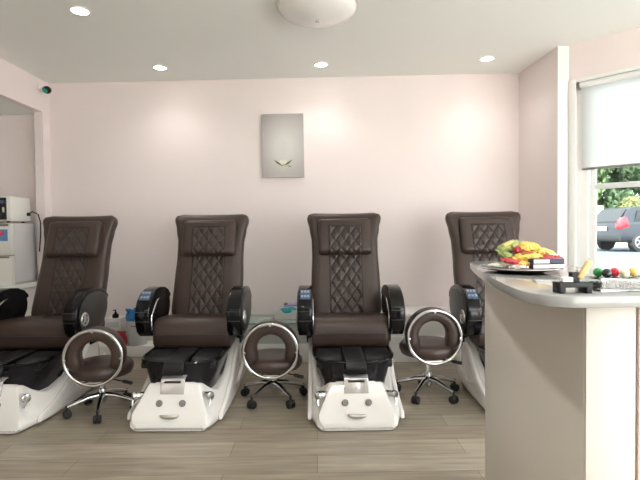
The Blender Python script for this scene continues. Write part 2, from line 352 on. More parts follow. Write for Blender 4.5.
car = thing('car', 'dark grey SUV parked on the road outside the window', 'car', (11.05, 17.95, G), math.radians(7))
b = B(); b.prism([(.06, .36), (.0, .55), (.03, .85), (.10, 1.08), (3.3, 1.10), (4.35, .98), (4.62, .78), (4.62, .38)], 'y', -.92, .92, .07, 3, 20); obj('body', b, 'carpaint', car)
rg = []
for x, hw0, z in ((.12, .84, 1.06), (.5, .72, 1.60), (.8, .68, 1.68), (2.3, .68, 1.69), (2.8, .70, 1.56), (3.5, .82, 1.08)): rg.append((x, hw0, z))
b = B(); b.loft([[(x, -.86, 1.04), (x, -hw, z), (x, hw, z), (x, .86, 1.04)] for x, hw, z in rg]); obj('roof', b, 'carpaint', car)
b = B(); b.prism([(.16, 1.12), (.49, 1.58), (.455, 1.585), (.125, 1.125)], 'y', -.62, .62); obj('rear_window', b, 'carglass', car)
for sgn in (-1, 1):
    for x0, x1 in ((.62, 1.25), (1.33, 2.2), (2.28, 2.95)):
        t = [(x0 + .12 if x0 > 1 else x0, 1.13), (x1, 1.13), (x1 - (.25 if x1 > 2.5 else .02), 1.54), (x0 + .18, 1.54)]
        b = B(); b.loft([[(x, sgn * (.875 - .24 * (z - 1.04)) , z) for x, z in t], [(x, sgn * (.85 - .24 * (z - 1.04)), z) for x, z in t]]); obj('side_window', b, 'carglass', car)
for sgn in (-1, 1):
    b = B(); b.prism([(-.03, .86), (-.02, 1.02), (.16, 1.28), (.24, 1.28), (.34, .98), (.30, .90)], 'y', sgn * .93, sgn * .66, .015); obj('tail_light', b, 'tail', car)
b = B(); b.box((-.02, 0, .86), (.03, .42, .16), .005); obj('licence_plate', b, 'plate', car)
b = B(); b.box((.02, 0, .48), (.16, 1.80, .20), .04); obj('bumper', b, 'rubber', car)
for x in (.80, 3.55):
    for sgn in (-1, 1):
        wp = bpy.data.objects.new('wheel', None); C.objects.link(wp); wp.parent = car; wp.location = (x, sgn * .80, .35)
        b = B(); b.cyl((0, -.13, 0), (0, .13, 0), .35, seg=28, r=.04); obj('tire', b, 'rubber', wp)
        b = B(); b.ring((0, sgn * .13, 0), .21, .02, 24, 6)
        for k in range(5): a = k * 2 * PI / 5; b.box((.105 * math.cos(a), sgn * .13, .105 * math.sin(a)), (.2, .02, .04), rot=(0, -a, 0))
        obj('rim', b, 'alloy', wp)

# ------------------------------------------------------------------ blind, lamps, picture, camera dome
bl = thing('roller_blind', 'sheer white roller blind half lowered over the window', 'blind')
b = B(); wbox(b, .09, 1.60, .022, .0235, 1.655, 2.325); obj('blind_fabric', b, 'blind', bl)
b = B(); p0 = ws(.077, .025); p1 = ws(1.61, .025); b.cyl((*p0, 2.322), (*p1, 2.322), .024, seg=18); obj('roller_tube', b, 'white', bl)
b = B(); wbox(b, .09, 1.60, .016, .030, 1.640, 1.660, .004); obj('bottom_bar', b, 'brushed', bl)
b = B(); wbox(b, .062, .076, .004, .055, 2.292, 2.345, .003); obj('bracket', b, 'grey', bl)

lt = thing('ceiling_light', 'round white glass dome light flush on the ceiling', 'ceiling light', (.03, 3.08, H))
b = B(); b.lathe([(.0, 0), (.265, 0), (.268, -.012), (.262, -.022), (.0, -.022)], seg=48); obj('base_ring', b, 'brushed', lt)
b = B(); b.lathe([(.001, -.02)] + [(.255 * math.cos(a), -.02 - .085 * math.sin(a)) for a in [i * PI / 2 / 10 for i in range(11)]][:-1] + [(.004, -.105)], seg=48); obj('glass_dome', b, 'shade', lt)
b = B(); b.lathe([(.001, -.10), (.012, -.104), (.010, -.118), (.001, -.121)], seg=16); obj('finial', b, 'chrome', lt)
LAMPS = [(-1.366, 4.243, 'lit recessed downlight above the second spa chair from the left'), (.069, 4.195, 'lit recessed downlight above the wall picture and third spa chair'),
         (1.499, 4.074, 'lit recessed downlight near the corner by the window'), (-1.53, 3.146, 'lit recessed downlight nearest the front left of the ceiling'), (-.3, 1.4, 'added unseen fill downlight in the middle of the room'), (1.5, .6, 'added unseen fill downlight by the shopfront'), (-3.5, 3.3, 'added unseen downlight brightening the alcove from its low ceiling')]  # the last three are unseen lamps, added to fill the room and alcove
first = None
for x, y, lb in LAMPS:
    if not first:
        first = thing('downlight', lb, 'ceiling light', (x, y, H), 0, 'recessed ceiling downlights')
        b = B(); b.ring((0, 0, -.004), .058, .008, 28, 6, 'z'); obj('trim_ring', b, 'white', first)
        b = B(); b.lathe([(.001, -.001), (.054, -.001), (.054, -.006), (.001, -.006)], seg=28); obj('lens', b, 'bulb', first)
    else: dup(first, (x, y, H if x > -2.6 else 2.35), label=lb)
    ld = bpy.data.lights.new('downlight_beam', 'SPOT'); ld.energy = 5.5 if y > 2 else 34; ld.spot_size = 2.3; ld.spot_blend = .8; ld.shadow_soft_size = .05; ld.color = (1, .965, .925)
    lo = bpy.data.objects.new('downlight_beam', ld); C.objects.link(lo); lo.location = (x, y, (H if x > -2.6 else 2.35) - .02)

pc = thing('wall_picture', 'grey canvas print of a white lotus hung on the pink wall', 'picture', (-.299, yb(-.299) - .017, 1.997), math.atan(-.0484))
b = B(); b.box((0, 0, 0), (.405, .030, .612), .002); obj('canvas_panel', b, 'canvasedge', pc)
b = B(); b.box((0, -.0155, 0), (.401, .001, .608)); obj('print', b, 'canvas', pc)
def petals(spec, nm, m):
    b = B()
    for a, ln, wd, x, z in spec:
        t = bmesh.new(); n = 8; top = []; bot = []
        for i in range(n + 1):
            u = i / n; r = wd * math.sin(PI * min(1, u * .93 + .07)) ; bend = .25 * ln * u * u * (1 if math.cos(a) < 0 else -1) * abs(math.cos(a))
            c = Vector((x + math.cos(a) * ln * u, -.0172, z + math.sin(a) * ln * u + abs(bend))); q = Vector((-math.sin(a), 0, math.cos(a)))
            top.append(t.verts.new(c + q * r)); bot.append(t.verts.new(c - q * r))
        for i in range(n): t.faces.new((bot[i], bot[i + 1], top[i + 1], top[i]))
        b.merge(t)
    return obj(nm, b, m, pc)
M['petal'] = mat('pale_petal_ink', (.80, .82, .70), .8); M['sepal'] = mat('green_leaf_ink', (.10, .14, .05), .8); M['refl'] = mat('pale_green_ink', (.58, .62, .48), .8)
petals([(PI / 2 + d, .055, .010, 0, -.185) for d in (-.9, -.5, 0, .5, .9)], 'petals', 'petal')
petals([(.42, .085, .009, .012, -.188), (PI - .42, .085, .009, -.012, -.188), (-.5, .05, .004, .04, -.19), (0.1, .04, .006, -.02, -.19)], 'leaves', 'sepal')
petals([(-PI / 2 + d, .05, .008, 0, -.20) for d in (-.6, 0, .6)], 'reflection', 'refl')

sc = thing('security_camera', 'small black security camera under the ceiling at the left corner', 'camera', (-2.545, 4.55, 2.545))
b = B(); b.ball((0, 0, 0), .040, (1, 1, .9)); obj('dome', b, 'gloss', sc)
b = B(); b.lathe([(.001, .0), (.022, .0), (.024, -.006), (.012, -.009), (.001, -.009)], (0, -.026, -.014), 20, Euler((-1.0, 0, 0)).to_matrix().to_4x4()); obj('lens', b, mat('green_coated_lens', (.02, .30, .20), .1, coat=.6), sc)
b = B(); b.cyl((-.065, 0, .03), (-.03, 0, .015), .014, seg=12); b.box((-.06, 0, .03), (.01, .05, .05), .003); obj('mount', b, 'white', sc)

# ------------------------------------------------------------------ ledges behind the chairs
b = B(); b.prism([(-2.60, 4.44), (-.95, 4.42), (-.95, yb(-.95) - .003), (-2.60, yb(-2.6) - .003)], 'z', 0, .105, .004)
tag(obj('wall_ledge', b, 'white'), 'low white ledge along the wall between the two left spa chairs', 'ledge')
ld1 = thing('wall_ledge', 'grey green boxed ledge with glass top behind the middle stool', 'ledge', (0, 0, 0))
b = B(); b.prism([(-.94, 4.20), (.26, 4.17), (.26, yb(.26) - .003), (-.94, yb(-.94) - .003)], 'z', 0, .345, .003); obj('box', b, 'ledgeside', ld1)
b = B(); b.prism([(-.94, 4.18), (.26, 4.15), (.26, yb(.26) - .003), (-.94, yb(-.94) - .003)], 'z', .347, .360, .003); obj('glass_top', b, 'tealglass', ld1)
b = B(); b.prism([(-.94, 4.192), (.26, 4.162), (.26, 4.17), (-.94, 4.20)], 'z', 0, .17, .003); obj('skirting', b, 'white', ld1)
ld2 = thing('wall_ledge', 'white stepped ledge along the wall behind the right hand stool', 'ledge', (0, 0, 0))
b = B(); b.prism([(.27, 4.17), (1.93, 4.10), (1.93, yb(1.93) - .02), (.27, yb(.27) - .003)], 'z', 0, .40, .003); obj('box', b, 'white', ld2)
b = B(); b.prism([(.27, 4.15), (1.93, 4.08), (1.93, yb(1.93) - .02), (.27, yb(.27) - .003)], 'z', .405, .435, .006); b.prism([(.27, 4.156), (1.93, 4.086), (1.93, 4.10), (.27, 4.17)], 'z', .185, .23, .004); obj('moulding', b, 'white', ld2)

# ------------------------------------------------------------------ alcove: cabinet, fridge, microwave
ca = thing('cabinet', 'white low cabinet under the small fridge at the left', 'cabinet', (-3.08, 4.45, 0))
b = B(); b.box((0, .0, .33), (.72, .44, .66), .004); obj('body', b, 'fridge', ca)
b = B(); b.box((0, -.01, .69), (.76, .50, .045), .006); obj('worktop', b, 'white', ca)
for s in (-1, 1):
    b = B(); b.box((s * .178, -.23, .33), (.348, .02, .60), .003); d_ = obj('door', b, 'fridge', ca)
    b = B(); b.tube([(s * .03, -.24, .45), (s * .03, -.262, .45), (s * .03, -.262, .57), (s * .03, -.24, .57)], .005, 8); obj('handle', b, 'chrome', d_)
fr = thing('refrigerator', 'small white two door fridge under the microwave', 'refrigerator', (-2.985, 4.47, .713))
b = B(); b.box((0, .0, .283), (.50, .33, .552), .006); obj('body', b, 'fridgeside', fr)
b = B(); b.box((0, -.19, .415), (.50, .045, .285), .008); d1 = obj('door', b, 'fridge', fr)
b = B(); b.box((0, -.19, .132), (.50, .045, .262), .008); d2 = obj('door', b, 'fridge', fr)
b = B(); b.box((.0, -.214, .543), (.46, .006, .02), .002); b.box((.05, -.218, .548), (.02, .004, .008)); obj('handle', b, 'grey', d1)
b = B(); b.box((.0, -.214, .252), (.46, .006, .014), .002); obj('handle', b, 'grey', d2)
mg = thing('fridge_magnet', 'square red and blue picture magnet on the fridge door', 'magnet', (-2.805, 4.255, 1.165))
b = B(); b.box((0, -.001, 0), (.085, .003, .105), .008); obj('backing', b, mat('blue_print', (.10, .28, .52), .5, noise=.5, nscale=30), mg)
b = B(); b.box((-.012, -.004, .015), (.05, .003, .045), .005); obj('picture_patch', b, mat('red_print', (.58, .08, .16), .5, noise=.5, nscale=40), mg)
mw = thing('microwave', 'white microwave with black door glass on top of the fridge', 'microwave', (-2.99, 4.42, 1.279))
b = B(); b.box((0, 0, .125), (.50, .30, .225), .008); obj('body', b, 'fridge', mw)
b = B(); b.box((-.055, -.155, .125), (.35, .014, .200), .006); dd = obj('door', b, 'mglass', mw)
b = B(); b.box((.0, -.163, .13), (.22, .004, .12), .004); obj('window', b, 'dark', dd)
b = B(); b.box((.170, -.153, .125), (.09, .010, .20), .004); cp = obj('control_panel', b, 'mglass', mw)
b = B(); b.box((.170, -.159, .185), (.06, .006, .030), .002); obj('display', b, 'screen', cp)
b = B(); b.box((.190, -.160, .115), (.016, .008, .045), .003); obj('button', b, 'fridge', cp)
for sx in (-.2, .2):
    for sy in (-.11, .11): b = B(); b.cyl((sx, sy, 0), (sx, sy, .014), .014, seg=12); obj('foot', b, 'rubber', mw)
b = B(); b.tube([(-2.735, 4.52, 1.36), (-2.70, 4.53, 1.385), (-2.665, 4.56, 1.36), (-2.645, 4.565, 1.28), (-2.65, 4.567, 1.15), (-2.665, 4.567, 1.0)], .006, 8); b.box((-2.735, 4.52, 1.36), (.03, .03, .03), .004)
tag(obj('power_cable', b, 'rubber'), 'thin black power cable looping from the microwave down the wall edge', 'cable')

# ------------------------------------------------------------------ pedicure chair
def make_chair(label):
    t = thing('pedicure_chair', label, 'spa chair', (0, 0, 0), 0, 'pedicure spa chairs along the pink wall')
    # white moulded base: sections from the toe of the prow to the back
    st = [(.000, .205, .200, .030, .030), (.008, .232, .222, .055, .055), (.022, .240, .224, .10, .10), (.06, .250, .190, .17, .17), (.098, .260, .158, .238, .240), (.118, .266, .152, .255, .260),
          (.150, .275, .166, .246, .25), (.20, .286, .212, .192, .205), (.26, .290, .240, .168, .17), (.34, .291, .252, .170, .17), (.44, .291, .262, .210, .2), (.54, .288, .268, .280, .2),
          (.63, .284, .272, .372, .2), (.71, .280, .272, .425, .2), (.80, .274, .268, .430, .2), (.88, .262, .256, .375, .2), (.95, .245, .236, .26, .18), (1.0, .225, .212, .13, .12), (1.03, .20, .19, .04, .04)]
    rings = []
    for y, wb, wt, hs, hc in st:
        h = [(wb - .02, .006), (wb, .022), (wb + .002, .05 if hs > .12 else hs * .5), (wb - .10 * (wb - wt), hs * .42 if hs > .12 else hs * .6), (wt + .35 * (wb - wt), hs * .66 if hs > .12 else hs * .8), (wt + .004, hs - .006), (wt - .01, hs), (wt - .035, hs - .002), (wt - .045, hc), (0, hc)]
        if hs <= .12: h[7] = (wt - .035, hs); h[8] = (wt - .06, hc)
        yy = lambda z: y
        rings.append([(x, y, z) for x, z in h] + [(-x, y, z) for x, z in h[-2::-1]] + [(0, y, .006)])
    b = B(); b.loft(rings); base = obj('base_shell', b, 'shell', t, 60)
    # sculpted swoosh along each flank
    for s in (-1, 1):
        out = [(.10, .03), (.30, .028), (.62, .03), (.86, .06), (.97, .16), (.93, .25), (.84, .16), (.66, .10), (.50, .13), (.62, .24), (.72, .37), (.80, .425), (.74, .43), (.60, .34), (.44, .19), (.28, .11), (.12, .07)]
        b = B(); b.prism(out, 'x', s * .270, s * .297, .010, 3, 25); obj('side_fin', b, 'shell', base)
    # prow details
    n = Vector((0, -.888, .46))
    for s in (-1, 1):
        c = Vector((s * .07, .0465, .155)); b = B(); b.cyl(c - n * .01, c + n * .006, .020, seg=22, r=.003); obj('jet', b, 'grey', base)
    b = B(); b.tube([(-.056, .016, .094), (-.045, .012, .089), (-.02, .008, .086), (.02, .008, .086), (.045, .012, .089), (.056, .016, .094)], [.004, .010, .013, .013, .010, .004], 10); obj('pull_handle', b, 'brushed', base)
    for s in (-1, 1):
        b = B(); b.cyl((s * .18, .11, .185), (s * .226, .075, .190), .022, seg=18, r=.003); b.cyl((s * .22, .08, .190), (s * .240, .066, .191), .026, seg=18, r=.004); b.tube([(s * .228, .070, .190), (s * .236, .055, .16), (s * .232, .045, .14)], .007, 8); obj('water_valve', b, 'chrome', base)
    # black bowl
    def sup(cx, cy, a, c, z, n=40, e=.62):
        return [(cx + a * math.copysign(abs(math.cos(q)) ** e, math.cos(q)), cy + c * math.copysign(abs(math.sin(q)) ** e, math.sin(q)), z) for q in [2 * PI * i / n for i in range(n)]]
    b = B(); b.loft([sup(0, .43, .19, .24, .13), sup(0, .43, .212, .27, .20), sup(0, .435, .240, .295, .31), sup(0, .44, .252, .312, .355), sup(0, .44, .262, .322, .360), sup(0, .44, .264, .324, .370), sup(0, .44, .258, .318, .375), sup(0, .44, .240, .30, .371), sup(0, .44, .228, .29, .31), sup(0, .43, .19, .24, .20)]); bowl = obj('basin', b, 'speck', t)
    b = B(); b.tube(sup(0, .44, .258, .318, .372), .011, 8, True); obj('basin_rim', b, 'gloss', bowl)
    # waterfall spout on the prow
    b = B(); b.prism([(.072, .20), (.085, .258), (.095, .285), (.115, .295), (.20, .300), (.20, .293), (.12, .287), (.104, .279), (.094, .254), (.082, .198)], 'x', -.074, .074, .002); sp = obj('spout', b, 'blade', t)
    b = B(); b.box((0, .089, .270), (.10, .02, .012), .003); obj('slot', b, 'dark', sp)
    # foot pads
    def pad(x0, x1, pr, nm):
        b = B(); b.prism(pr, 'x', x0, x1, .014, 3, 25); return obj(nm, b, 'satin', fp)
    fp = bpy.data.objects.new('footrest', None); C.objects.link(fp); fp.parent = t
    pad(-.066, .066, [(.112, .305), (.092, .305), (.088, .345), (.120, .388), (.16, .394), (.44, .394), (.46, .374), (.16, .374), (.112, .345)], 'calf_pad')
    for s in (-1, 1): pad(s * .072, s * .240, [(.205, .315), (.192, .335), (.205, .362), (.24, .378), (.44, .386), (.46, .355), (.25, .330)], 'side_pad')
    # seat
    prf = [(.475, .460), (.478, .405), (.500, .372), (.54, .364), (.98, .40), (1.0, .46), (.98, .535), (.62, .572), (.545, .575), (.500, .556), (.480, .520)]
    b = B(); rr = []
    for x, k in ((-.268, .80), (-.266, .92), (-.255, .985), (-.235, 1), (0, 1.01), (.235, 1), (.255, .985), (.266, .92), (.268, .80)):
        rr.append([(x, .74 + (y - .74) * (1 - (1 - k) * .4), .48 + (z - .48) * k) for y, z in prf])
    b.loft(rr); seat = obj('seat', b, 'leather', t, 55)
    b = B(); b.box((0, .468, .470), (.50, .012, .004), .001); b.box((0, .77, .5795), (.004, .30, .004), .001); obj('seam', b, 'dark', seat)
    b = B(); b.box((0, .78, .33), (.40, .42, .16), .02); b.box((0, .56, .345), (.48, .10, .05), .012); obj('seat_frame', b, 'satin', t)
    # back
    bm = bmesh.new(); uvl = bm.loops.layers.uv.new('UVMap'); p0 = Vector((0, .90, .48)); p1 = Vector((0, 1.20, 1.313)); ax = (p1 - p0); LN = ax.length; ax.normalize(); nr = Vector((0, -ax.z, ax.y))
    def hw(s):
        pts = [(0, .264), (.1, .276), (.35, .272), (.52, .266), (.64, .268), (.74, .284), (.84, .306), (.90, .318), (1.0, .318)]
        for (a, wa), (c, wc) in zip(pts, pts[1:]):
            if s <= c: u = (s - a) / (c - a); u = u * u * (3 - 2 * u); return wa + (wc - wa) * u
        return pts[-1][1]
    NS, NA = 34, 44; R = []; sv = []
    for i in range(NS + 1):
        s = i / NS * LN; e = min(1, (LN - s) / .07); e0 = min(1, s / .03)
        k = math.sqrt(max(0, 1 - (1 - e) ** 2)); ko = math.sqrt(max(0, 1 - (1 - e0) ** 2))
        W = hw(s) - .062 * (1 - k) - .02 * (1 - ko); T = .068 * (.25 + .75 * min(k, ko)); row = []
        c = p0 + ax * s
        for j in range(NA):
            q = 2 * PI * j / NA; x = W * math.copysign(abs(math.cos(q)) ** .35, math.cos(q)); d = T * math.copysign(abs(math.sin(q)) ** .55, math.sin(q))
            wing = .035 * max(0, abs(x) / .3) ** 3 * min(1, max(0, (s - .45) / .3))
            row.append(bm.verts.new(c + Vector((x, 0, 0)) + nr * (d + wing)))
        R.append(row); sv.append(s)
    def face(vs, ss):
        f = bm.faces.new(vs)
        for lp, s_ in zip(f.loops, ss): lp[uvl].uv = (lp.vert.co.x, s_)
    for i in range(NS):
        for j in range(NA): face((R[i][j], R[i][(j + 1) % NA], R[i + 1][(j + 1) % NA], R[i + 1][j]), (sv[i], sv[i], sv[i + 1], sv[i + 1]))
    face(R[0][::-1], [0] * NA); face(R[-1], [LN] * NA)
    bmesh.ops.recalc_face_normals(bm, faces=bm.faces)
    back = obj('backrest', bm, 'quilt', t, 80)
    # head pillow
    bm = bmesh.new(); uvl = bm.loops.layers.uv.new('UVMap'); R = []; sv = []; s0 = .508; hl = .305; NS, NA = 20, 40
    for i in range(NS + 1):
        a = i / NS; e = min(a, 1 - a) * hl; k = math.sqrt(max(.0, 1 - (1 - min(1, e / .035)) ** 2)); row = []
        W = .215 - .03 * (1 - k); T = .045 * (.12 + .88 * k); c = p0 + ax * (s0 + a * hl) + nr * .082
        for j in range(NA):
            q = 2 * PI * j / NA
            row.append(bm.verts.new(c + Vector((W * math.copysign(abs(math.cos(q)) ** .3, math.cos(q)), 0, 0)) + nr * T * math.copysign(abs(math.sin(q)) ** .6, math.sin(q))))
        R.append(row); sv.append(a * hl)
    for i in range(NS):
        for j in range(NA): face((R[i][j], R[i][(j + 1) % NA], R[i + 1][(j + 1) % NA], R[i + 1][j]), (sv[i], sv[i], sv[i + 1], sv[i + 1]))
    face(R[0][::-1], [0] * NA); face(R[-1], [hl] * NA)
    bmesh.ops.recalc_face_normals(bm, faces=bm.faces)
    pil = obj('headrest', bm, 'pquilt', t, 80)
    b = B(); pp = []
    for i in range(48):
        q = 2 * PI * i / 48; pp.append(p0 + ax * (s0 + hl / 2 + (hl / 2 - .006) * math.copysign(abs(math.sin(q)) ** .3, math.sin(q))) + nr * .085 + Vector((.212 * math.copysign(abs(math.cos(q)) ** .3, math.cos(q)), 0, 0)))
    b.tube(pp, .0045, 6, True); obj('piping', b, 'dark', pil)
    # arms: fat glossy discs with a notch behind
    arm = [(.415, .560), (.408, .610), (.420, .665), (.455, .715), (.51, .755), (.575, .778), (.66, .785), (.75, .775), (.82, .750), (.865, .712), (.868, .690), (.845, .684), (.852, .650), (.845, .60), (.81, .545), (.75, .495), (.68, .465), (.58, .450), (.48, .462), (.435, .50)]
    inr = [(.64 + (y - .64) * .86, .615 + (z - .615) * .84) for y, z in arm]
    for s in (-1, 1):
        b = B(); b.prism(arm, 'x', s * .262, s * .362, .014, 3, 22)
        a_ = obj('armrest', b, 'gloss', t)
        b = B(); b.prism(inr, 'x', s * .3625, s * .369, .004, 2, 22); obj('side_panel', b, 'armside' , a_)
        b = B(); b.ring((s * .371, .50, .585), .042, .007, 26, 8, 'x'); b.cyl((s * .367, .50, .585), (s * .375, .50, .585), .014, seg=14)
        for k in range(5): q = k * 2 * PI / 5 + .3; b.tube([(s * .372, .50 + .012 * math.cos(q), .585 + .012 * math.sin(q)), (s * .372, .50 + .04 * math.cos(q), .585 + .04 * math.sin(q))], .0045, 6)
        obj('emblem', b, 'brushed', a_)
        b = B(); arc = [(.43 + .02 * (1 - math.cos(q)) + .10 * max(0, q) , .60 + .11 * math.sin(q)) for q in [-.9 + i * .2 for i in range(13)]]
        b.tube([(s * .260, y + .02, z) for y, z in arc], .006, 8); obj('chrome_arc', b, 'chrome', a_)
        b = B()
        for q0, z in ((.412, .64), (.412, .575)): b.box((s * .312, q0, z), (.088, .010, .005), .002)
        obj('front_groove', b, 'armside', a_)
        if s < 0:
            cpn = Vector((s * .312, .487, .742)); b = B(); b.box(cpn, (.072, .085, .006), .002, rot=(math.radians(38), 0, 0)); cpo = obj('control_panel', b, 'screen', a_)
            for kx in range(3):
                for ky in range(2): b = B(); b.box(cpn + Vector(((kx - 1) * .021, -.017 + ky * .034 - .003, -.0105 + ky * .0268 + .0035)), (.015, .020, .004), .001, rot=(math.radians(38), 0, 0)); obj('key', b, 'screenkey', cpo)
        b = B(); b.box((s * .285, .76, .42), (.05, .14, .12), .01); obj('arm_bracket', b, 'satin', a_)
    return t
CH = [(-.880, 2.765, 'dark brown quilted spa chair on a white basin between the two left stools'), (-1.99, 2.77, 'dark brown quilted spa chair at the far left beside the small fridge'),
      (.240, 2.735, 'dark brown quilted spa chair squarely below and right of the wall picture'), (1.37, 2.68, 'brown quilted spa chair partly hidden behind the reception desk')]
chair = make_chair(CH[0][2]); chair.location = (CH[0][0], CH[0][1], 0)
chair.rotation_euler.z = math.radians(-1.5)
for (x, y, lb), tw in zip(CH[1:], (-2.5, 0, 0)): dup(chair, (x, y, 0), math.radians(tw), label=lb)

# ------------------------------------------------------------------ pedicure stools
def make_stool(label, zc, lo=0):
    t = thing('pedicure_stool', label, 'stool', (0, 0, 0), 0, 'low round pedicure stools')
    yr = -.17; zs = zc - .10
    b = B(); b.lathe([(.001, -.062), (.15, -.062), (.192, -.05), (.205, -.02), (.203, .005), (.185, .026), (.14, .036), (.001, .040)], (0, 0, zs), 44); seat = obj('seat', b, 'leather', t)
    b = B(); b.lathe([(.001, -.085), (.10, -.085), (.14, -.062), (.001, -.062)], (0, 0, zs), 24); obj('seat_plate', b, 'satin', seat)
    # ring shaped back pad: arch over the seat
    pts = []
    for i in range(41):
        a = math.radians(-48 + 276 * i / 40); pts.append((.140 * math.cos(a), yr + .05, zc + .004 + .136 * math.sin(a)))
    b = B(); rings = []
    for i in range(41):
        a = math.radians(-48 + 276 * i / 40); cx, cz = math.cos(a), math.sin(a); row = []; k = min(1, .45 + min(i, 40 - i) * .14)
        for j in range(20):
            q = 2 * PI * j / 20; dr = .046 * k * math.copysign(abs(math.cos(q)) ** .7, math.cos(q)); dy = .062 * k * math.copysign(abs(math.sin(q)) ** .7, math.sin(q))
            row.append(((.142 + dr) * cx, yr + .055 + dy, zc + .004 + (.142 + dr) * cz))
        rings.append(row)
    b.loft(rings); bk = obj('backrest', b, 'leather', t)
    b = B(); b.ring((0, yr - .018, zc), .180, .0115, 56, 10); rg = obj('chrome_ring', b, 'chrome', t)
    for a in (PI / 2, PI + .05, -.05):
        b = B(); p = Vector((.172 * math.cos(a), yr - .02, zc + .172 * math.sin(a))); b.cyl(p + Vector((0, .02, 0)), p - Vector((0, .008, 0)), .009, seg=12, r=.002); obj('bolt', b, 'chrome', rg)
    b = B(); b.tube([(-.07, yr - .012, zc - .163), (0, yr - .012, zc - .166), (.07, yr - .012, zc - .163)], .007, 8); b.tube([(-.06, yr - .012, zc - .163), (-.05, -.06, zs - .07)], .007, 8); b.tube([(.06, yr - .012, zc - .163), (.05, -.06, zs - .07)], .007, 8); obj('ring_bracket', b, 'chrome', rg)
    b = B(); b.cyl((0, 0, .055), (0, 0, zs - .085), .015, seg=18); b.cyl((0, 0, .07), (0, 0, .16), .026, seg=18, r=.004); obj('post', b, 'chrome', t)
    b = B(); b.tube([(.02, -.02, zs - .08), (.13, -.06, zs - .095), (.16, -.07, zs - .10)], .005, 8); lv = obj('lever', b, 'rubber', t)
    b = B(); b.cyl((.15, -.067, zs - .098), (.215, -.088, zs - .108), .012, seg=12, r=.004); obj('grip', b, 'rubber', lv)
    for k in range(5):
        a = math.radians(90 + lo + 72 * k); dx, dy = math.cos(a), math.sin(a)
        b = B(); r_ = [.022, .018, .013, .011]; b.tube([(.012 * dx, .012 * dy, .118), (.09 * dx, .09 * dy, .112), (.18 * dx, .18 * dy, .085), (.220 * dx, .220 * dy, .074)], r_, 10); lg = obj('leg', b, 'chrome', t)
        b = B(); cx, cy = .220 * dx, .220 * dy; b.cyl((cx, cy, .05), (cx, cy, .085), .008, seg=10)
        for s in (-1, 1): b.cyl((cx - dy * s * .006, cy + dx * s * .006, .027), (cx - dy * s * .024, cy + dx * s * .024, .027), .027, seg=20, r=.004)
        b.ball((cx, cy, .038), .018, seg=12); obj('caster', b, 'rubber', lg)
    return t
s1 = make_stool('brown ring back stool between the two left spa chairs', .418, -29); s1.location = (-1.420, 3.11, 0); s1.rotation_euler.z = math.radians(8); s1.scale = (.96, .96, .96)
s2 = make_stool('brown ring back stool below the white tissue box', .385); s2.location = (-.305, 3.29, 0)
s3 = make_stool('brown ring back stool in front of the white stepped ledge', .455); s3.location = (.800, 3.33, 0)

# ------------------------------------------------------------------ small things on the ledges
bn = thing('waste_bin', 'pale grey waste bin with a blue liner between the left chairs', 'bin', (-1.715, 4.50, .106))
b = B(); b.lathe([(.001, 0), (.078, 0), (.082, .006), (.098, .255), (.094, .255), (.079, .012), (.001, .010)], seg=32); obj('bucket', b, 'bin', bn)
b = B(); rr = random.Random(3)
b.lathe([(.090, .20), (.100, .252), (.103, .258), (.094, .285), (.07, .30), (.085, .318), (.05, .30), (.035, .21)], seg=24)
for v in b.bm.verts:
    if v.co.z > .262: v.co += Vector((rr.uniform(-.018, .018), rr.uniform(-.018, .018), rr.uniform(-.02, .03)))
obj('liner', b, 'blue', bn)
b = B(); b.box((.0, -.0935, .19), (.045, .003, .010), rot=(.07, 0, 0)); obj('label_strip', b, 'grey', bn)
b = B(); b.tube([(.097, 0, .22), (.125, 0, .20), (.125, 0, .12), (.092, 0, .10)], .007, 8); obj('handle', b, 'bin', bn)
bx = thing('carton', 'white open carton on the low ledge beside the blue lined bin', 'box', (-1.945, 4.57, .106))
b = B(); b.box((0, 0, .125), (.16, .16, .25), .003); obj('body', b, 'card', bx)
b = B(); b.box((0, -.082, .19), (.12, .002, .05)); obj('printed_panel', b, 'bin', bx)
bt = thing('pump_bottle', 'small black pump bottle standing on the white carton', 'bottle', (-1.93, 4.53, .357))
b = B(); b.lathe([(.001, 0), (.028, 0), (.030, .004), (.030, .03), (.012, .045), (.010, .055), (.001, .055)], seg=20); obj('body', b, 'gloss', bt)
b = B(); b.cyl((0, 0, .055), (0, 0, .068), .006, seg=10); b.box((-.008, 0, .072), (.034, .012, .010), .003); obj('pump', b, 'rubber', bt)
rp = thing('red_pouch', 'crumpled dark red pouch on the low ledge beside the grey bin', 'pouch', (-1.850, 4.453, .106))
b = B(); b.loft([[(x * k, y * k * .5, z) for x, y in ((-.055, -.04), (0, -.05), (.055, -.04), (.06, 0), (.05, .04), (-.05, .045), (-.06, .01))] for k, z in ((.8, 0), (1.0, .02), (.95, .07), (.7, .11), (.85, .135), (.3, .13))]); obj('bag', b, 'red', rp)
b = B(); b.box((.03, -.027, .02), (.03, .012, .035), .003); obj('tag', b, 'card', rp)

